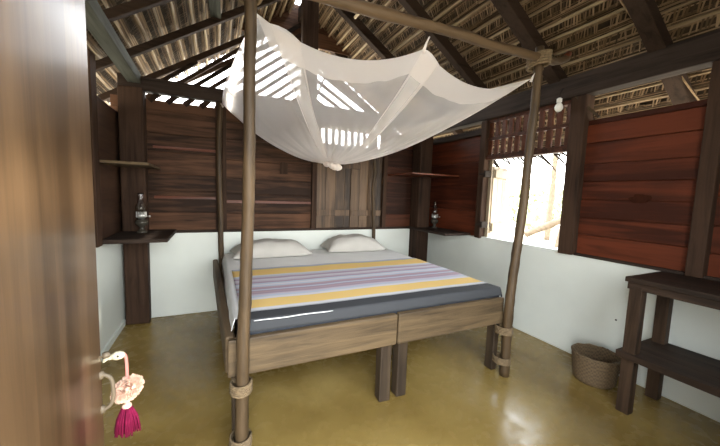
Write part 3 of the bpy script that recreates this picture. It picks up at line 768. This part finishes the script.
P = catmull([(0.55, -2.09, 2.155), (0.90, -2.09, 2.165), (1.146, -2.09, 2.185), (1.66, -2.085, 2.205), (2.034, -2.085, 2.222), (2.40, -2.085, 2.222), (2.74, -2.085, 2.235), (2.95, -2.06, 2.262), (3.07, -2.06, 2.31)], 8)
bm = B(); tube(bm, P, [0.030 - 0.006 * k / (len(P) - 1) for k in range(len(P))], 12, 0.32); obj('pole', bm, 'branch_x', cp)
bm = B(); tube(bm, [(3.05, -2.06, 2.30), (3.085, -2.06, 2.345)], 0.022, 10); obj('cut_end', bm, 'red_edge', cp)
rope('rope_lashing', (0.915, -2.065, 2.12), (0.055, 0.085), 0.07, cp); rope('rope_lashing', (2.770, -2.065, 2.185), (0.050, 0.075), 0.085, cp)

# ------------------------------------------------------------------ mosquito net
FLc, MID, FRc, BRc, BLc = Vector((0.955, -2.0, 2.085)), Vector((1.85, -2.03, 2.115)), Vector((2.765, -2.02, 2.125)), Vector((2.60, -0.09, 2.15)), Vector((0.86, -0.09, 2.13))
K = Vector((1.690, -1.0, 1.555))
nt_ = thing('mosquito_net', 'white mosquito net hung from the bed posts and gathered in a knot', 'mosquito net', (K.x, K.y, K.z))
def edge(p, q, sag, n, inx=(0, 0)):
    out = []
    for k in range(n):
        t = k / n; c = p.lerp(q, t); s4 = 4 * t * (1 - t)
        c.z -= sag * s4; c.x += inx[0] * s4; c.y += inx[1] * s4; out.append(c)
    return out
per = edge(FLc, MID, 0.112, 70, (0, .03)) + edge(MID, FRc, 0.125, 60, (0, .03)) + edge(FRc, BRc, 0.15, 70, (-.10, 0)) + edge(BRc, BLc, 0.10, 80, (0, -.05)) + edge(BLc, FLc, 0.05, 70, (-.05, 0))
NP = len(per)
def skirt(i, t):
    E_ = per[i % NP]
    ph = i / NP * 2 * math.pi
    horiz = E_.lerp(K, 0.60)
    C1 = Vector((horiz.x, horiz.y, K.z - 0.075 + 0.08 * (E_.z - K.z)))
    p = E_ * (1 - t) ** 2 + C1 * 2 * t * (1 - t) + K * t * t
    rd = Vector((E_.x - K.x, E_.y - K.y, 0)).normalized(); tg = Vector((-rd.y, rd.x, 0))
    fold = math.sin(ph * 23 + 1.3 * math.sin(ph * 5)) * 0.020 + math.sin(ph * 41 + 2 * math.sin(ph * 3)) * 0.010
    amp = math.sin(math.pi * min(1, t * 1.02)) * (0.45 + 0.8 * t)
    p = p + rd * fold * amp + Vector((0, 0, 1)) * fold * amp * .7 + tg * 0.03 * noise.noise(Vector((ph * 2, t * 3, 1))) * amp
    if t > 0.86:      # gather into a round bundle
        w = (t - 0.86) / 0.14; p = p.lerp(K + rd * (0.035 + 0.010 * math.sin(ph * 19)) + Vector((0, 0, 0.03 * (1 - w))), w)
    return p
NT = 34
bm = B(); lay = bm.loops.layers.uv.new('UVMap'); g = [[bm.verts.new(skirt(i, j / NT)) for j in range(NT + 1)] for i in range(NP)]
for i in range(NP):
    for j in range(NT):
        f = bm.faces.new((g[i][j], g[(i + 1) % NP][j], g[(i + 1) % NP][j + 1], g[i][j + 1])); f.smooth = True
        for l, (a, b_) in zip(f.loops, ((i, j), (i + 1, j), (i + 1, j + 1), (i, j + 1))): l[lay].uv = (a / NP, b_ / NT)
obj('skirt', bm, 'net', nt_)
# sagging roof panel of the canopy
bm = B(); NR = 16; rings = []
cen = sum(per, Vector()) / NP - Vector((0, 0, 0.02))
for j in range(NR + 1):
    t = j / NR; rings.append([bm.verts.new(per[i].lerp(cen, t) - Vector((0, 0, 0.10 * math.sin(math.pi * t * .5) + 0.01 * math.sin(i * .2) * math.sin(math.pi * t)))) for i in range(NP)] if j < NR else [bm.verts.new(cen - Vector((0, 0, .10)))])
for j in range(NR - 1):
    for i in range(NP): bm.faces.new((rings[j][i], rings[j][(i + 1) % NP], rings[j + 1][(i + 1) % NP], rings[j + 1][i])).smooth = True
for i in range(NP): bm.faces.new((rings[NR - 1][i], rings[NR - 1][(i + 1) % NP], rings[NR][0])).smooth = True
obj('canopy_top', bm, 'nettop', nt_)
# doubled cotton border along the upper front edges
bm = B(); r0 = range(0, 131); prev = None
for i in r0:
    c = [bm.verts.new(skirt(i, t) + Vector((0, -0.006, 0))) for t in (0, 0.03, 0.06, 0.09)]
    if prev:
        for k in range(3): bm.faces.new((prev[k], c[k], c[k + 1], prev[k + 1])).smooth = True
    prev = c
obj('border', bm, 'netborder', nt_)
# gathered folds running from the corners to the knot
for i0, wd in ((5, 11), (70, 8), (128, 6), (198, 5), (NP - 74, 6)):
    bm = B(); prev = None
    for j in range(NT + 1):
        t = j / NT; a, b_ = skirt(i0 - wd * (1 - .3 * t), t) if False else skirt(int(i0), t), skirt(int(i0 + wd), t)
        c = [bm.verts.new(a.lerp(b_, k / 4) + Vector((0, -0.008, 0.016 * math.sin(math.pi * k / 4)))) for k in range(5)]
        if prev:
            for k in range(4): bm.faces.new((prev[k], c[k], c[k + 1], prev[k + 1])).smooth = True
        prev = c
    obj('fold', bm, 'netfold', nt_)
# knot: a twisted bundle and its puffed tail
bm = B()
for k in range(9):
    a = k * 2.4; r = 0.024 + 0.012 * (k % 3)
    ico(bm, (K.x + r * math.cos(a) * 1.2, K.y + r * math.sin(a), K.z - 0.012 + 0.018 * ((k * 7) % 5 - 2) * .8), 0.030 + 0.004 * (k % 2), 2, (1.1, 1, .85))
for v in bm.verts: v.co += v.co.normalized() * 0.004 * noise.noise(v.co * 60)
obj('knot', bm, 'netknot', nt_)
# cord from the rail to the middle of the front edge, corner ties
for a, b_ in (((1.875, -2.05, 2.18), MID), ((0.912, -2.04, 2.12), FLc), ((2.775, -2.045, 2.16), FRc), ((0.836, -0.032, 2.15), BLc), ((2.590, -0.032, 2.155), BRc)):
    bm = B(); tube(bm, [a, Vector(a).lerp(b_, .5), b_ - Vector((0, 0, 0.02))], [0.004, 0.006, 0.010], 8); obj('tie_cord', bm, 'netknot', nt_)

# ------------------------------------------------------------------ table and basket
tb = thing('side_table', 'dark wooden two-tier side table against the white right wall', 'table', (3.26, -3.0, 0))
TY0, TY1 = -3.42, -2.56
bm = B()
for k in range(3): box(bm, 3.04 + k * 0.148, 3.04 + (k + 1) * 0.148 - 0.0008, TY0, TY1, 0.818, 0.848, 0.001)
obj('table_top', bm, 'table', tb, bevel=0.003)
bm = B(); box(bm, 3.052, 3.074, TY0 + .02, TY1 - .01, 0.775, 0.818); box(bm, 3.45, 3.47, TY0 + .02, TY1 - .01, 0.775, 0.818); box(bm, 3.074, 3.45, TY1 - .032, TY1 - .012, 0.775, 0.818); box(bm, 3.074, 3.45, TY0 + .012, TY0 + .032, 0.775, 0.818); obj('apron', bm, 'table', tb, bevel=0.003)
bm = B()
for k in range(3): box(bm, 3.035 + k * 0.148, 3.035 + (k + 1) * 0.148 - 0.0008, TY0 - .005, TY1 + 0.005, 0.345, 0.385, 0.001)
obj('lower_shelf', bm, 'table', tb, bevel=0.003)
for xa in (3.052, 3.408):
    for ya in (TY1 - 0.085, TY0 + 0.02):
        bm = B(); box(bm, xa, xa + 0.06, ya, ya + 0.065, 0, 0.80, 0.001); obj('leg', bm, 'table_z', tb, bevel=0.003)

bc = (3.275, -2.335, 0.0)
bk = thing('woven_basket', 'brown woven waste basket on the floor beside the side table', 'basket', bc)
bm = B(); pr_ = [(0.118, 0.0), (0.125, 0.012)]
for k in range(14): pr_.append((0.127 + 0.018 * k / 13 + (0.003 if k % 2 else 0), 0.02 + 0.172 * k / 13))
inn = [(r - 0.010, z) for r, z in pr_[::-1] if z > 0.015]
lathe(bm, pr_ + inn + [(0.0, 0.015)], bc, 40, 0.006); obj('body', bm, 'weave', bk)
bm = B(); tube(bm, [(bc[0] + 0.142 * math.cos(k * math.pi / 16), bc[1] + 0.142 * math.sin(k * math.pi / 16), 0.198 + 0.003 * math.sin(k * 2)) for k in range(33)], 0.009, 8); obj('rim', bm, 'weave', bk)

# ------------------------------------------------------------------ the yard outside the window
def tree(x, y, lean, h, r, label, crown=True):
    t = thing('palm_tree', label, 'tree', (x, y, -0.16), 'yard trees')
    bm = B(); P = catmull([(x, y, -0.2), (x + lean * .3, y, h * .35), (x + lean * .7, y + .1, h * .7), (x + lean, y + .15, h)], 8); n = len(P)
    tube(bm, P, [r * (1.15 - .35 * k / (n - 1)) for k in range(n)], 12, 0.15); obj('trunk', bm, 'bark', t)
    if crown:
        top = Vector((x + lean, y + .15, h)); bm = B()
        for k in range(16):
            a = k * 0.393 + random.uniform(-.2, .2); up = random.uniform(0.1, 0.8); prev = None
            for q in range(7):
                s = q / 6; c = top + Vector((math.cos(a) * 0.85 * s, math.sin(a) * 0.85 * s, up * s - 1.3 * s * s))
                w = 0.22 * math.sin(math.pi * min(1, s + .12)) + .01; sd = Vector((-math.sin(a) * w, math.cos(a) * w, -.08 * s))
                cur = (bm.verts.new(c - sd), bm.verts.new(c + Vector((0, 0, .06))), bm.verts.new(c + sd * 1))
                if prev:
                    bm.faces.new((prev[0], cur[0], cur[1], prev[1])); bm.faces.new((prev[1], cur[1], cur[2], prev[2]))
                prev = cur
        obj('crown', bm, 'foliage', t)
tree(9.2, 1.75, 1.8, 4.6, 0.085, 'slender tree trunk in the yard, left of the two seen through the window')
tree(9.6, 0.72, -0.4, 4.9, 0.085, 'slender tree trunk in the yard, nearest the right window post')
tree(12.0, 3.9, 0.3, 5.2, 0.085, 'tree trunk farther back in the sunny yard, behind the canopy post')
bm = B(); P = catmull([(8.6, 2.25, 0.35), (8.7, 1.6, 0.70), (8.8, 1.0, 1.05), (8.9, 0.3, 1.6), (8.9, -0.3, 2.2)], 8)
tube(bm, P, 0.09, 12, 0.2); tag(obj('fallen_trunk', bm, 'bark', loc=(8.6, 2.25, 0.35)), 'pale leaning trunk lying aslant in the yard outside the window', 'tree trunk')
def bush(x, y, r, label):
    bm = B()
    for k in range(420):
        v = Vector((random.gauss(0, 1), random.gauss(0, 1), random.gauss(0, 1))).normalized() * r * random.uniform(.55, 1)
        p = Vector((x, y, -0.16 + r * .75)) + Vector((v.x, v.y, v.z * .8))
        if p.z < -0.15: p.z = -0.1
        a = Vector((random.uniform(-1, 1), random.uniform(-1, 1), random.uniform(-1, 1))).normalized() * r * .16; b_ = a.cross(Vector((random.random(), random.random(), random.random()))).normalized() * r * .06
        bm.faces.new([bm.verts.new(q) for q in (p - a, p + b_, p + a, p - b_)])
    bmesh.ops.create_icosphere(bm, subdivisions=2, radius=r * .5, matrix=Matrix.Translation((x, y, -0.16 + r * .45)))
    tag(obj('bush', bm, 'foliage', loc=(x, y, -0.16)), label, 'bush', 'yard bushes')
bush(15.5, 6.8, 1.5, 'green bush at the far side of the yard, seen left of the canopy post')
bush(16.0, 3.4, 1.3, 'green bush at the far side of the yard, seen between the trunks')

# ------------------------------------------------------------------ sky, sun, portals
w = bpy.data.worlds.new('World'); SC.world = w; w.use_nodes = True; nt = w.node_tree
bg = nt.nodes['Background']; L = nt.links.new
tc = nt.nodes.new('ShaderNodeTexCoord'); sp = nt.nodes.new('ShaderNodeSeparateXYZ'); L(tc.outputs['Generated'], sp.inputs[0])
r = ramp(nt, [(0.45, (0.88, 0.87, 0.83)), (0.55, (1.0, 0.985, 0.95)), (0.85, (0.80, 0.88, 0.98))])
mr = nt.nodes.new('ShaderNodeMapRange'); mr.inputs['From Min'].default_value = -1; L(sp.outputs[2], mr.inputs['Value']); L(mr.outputs[0], r.inputs[0])
L(r.outputs[0], bg.inputs['Color']); bg.inputs['Strength'].default_value = 3.0

sun = bpy.data.lights.new('Sun', 'SUN'); sun.energy = 2.5; sun.angle = 0.02; sun.color = (1.0, 0.95, 0.86)
so = bpy.data.objects.new('Sun', sun); COL.objects.link(so)
so.rotation_euler = Vector((-math.cos(math.radians(62)), -0.06, -math.sin(math.radians(62)))).to_track_quat('-Z', 'Y').to_euler()

def portal(loc, direction, sx, sy):
    l = bpy.data.lights.new('Portal', 'AREA'); l.shape = 'RECTANGLE'; l.size = sx; l.size_y = sy; l.cycles.is_portal = True
    o = bpy.data.objects.new('Portal', l); COL.objects.link(o); o.location = loc; o.rotation_euler = Vector(direction).to_track_quat('-Z', 'Z').to_euler()
portal((XR + 0.16, -1.43, 1.5), (-1, 0, 0), 0.95, 1.3)
portal((0.95, FY - 0.17, 1.04), (0, 1, 0), 1.1, 2.08)
portal((2.125, FY - 0.17, 1.465), (0, 1, 0), 0.85, 1.23)
portal((XM, 0.36, 2.75), (0, -1, 0), 3.4, 1.9)

# ------------------------------------------------------------------ camera
cx, cy, cz, yaw, pitch, roll, f = 0.7788, -3.5505, 1.2886, .4392, .0913, .0338, 310.5
fw = Vector((math.sin(yaw) * math.cos(pitch), math.cos(yaw) * math.cos(pitch), -math.sin(pitch)))
rt = Vector((math.cos(yaw), -math.sin(yaw), 0)); up = rt.cross(fw)
r2 = rt * math.cos(roll) + up * math.sin(roll); u2 = -rt * math.sin(roll) + up * math.cos(roll)
cam = bpy.data.cameras.new('Camera'); co = bpy.data.objects.new('Camera', cam); COL.objects.link(co)
mtx = Matrix((r2, u2, -fw)).transposed().to_4x4(); mtx.translation = (cx, cy, cz); co.matrix_world = mtx
cam.sensor_width = 36; cam.lens = f / 720 * 36; cam.clip_start = 0.02
SC.camera = co
SC.view_settings.view_transform = 'Standard'; SC.view_settings.look = 'None'; SC.view_settings.gamma = 1
SC.view_settings.exposure = 2.4
SC.cycles.use_denoising = True
SC.cycles.max_bounces = 10; SC.cycles.diffuse_bounces = 6; SC.cycles.transparent_max_bounces = 16
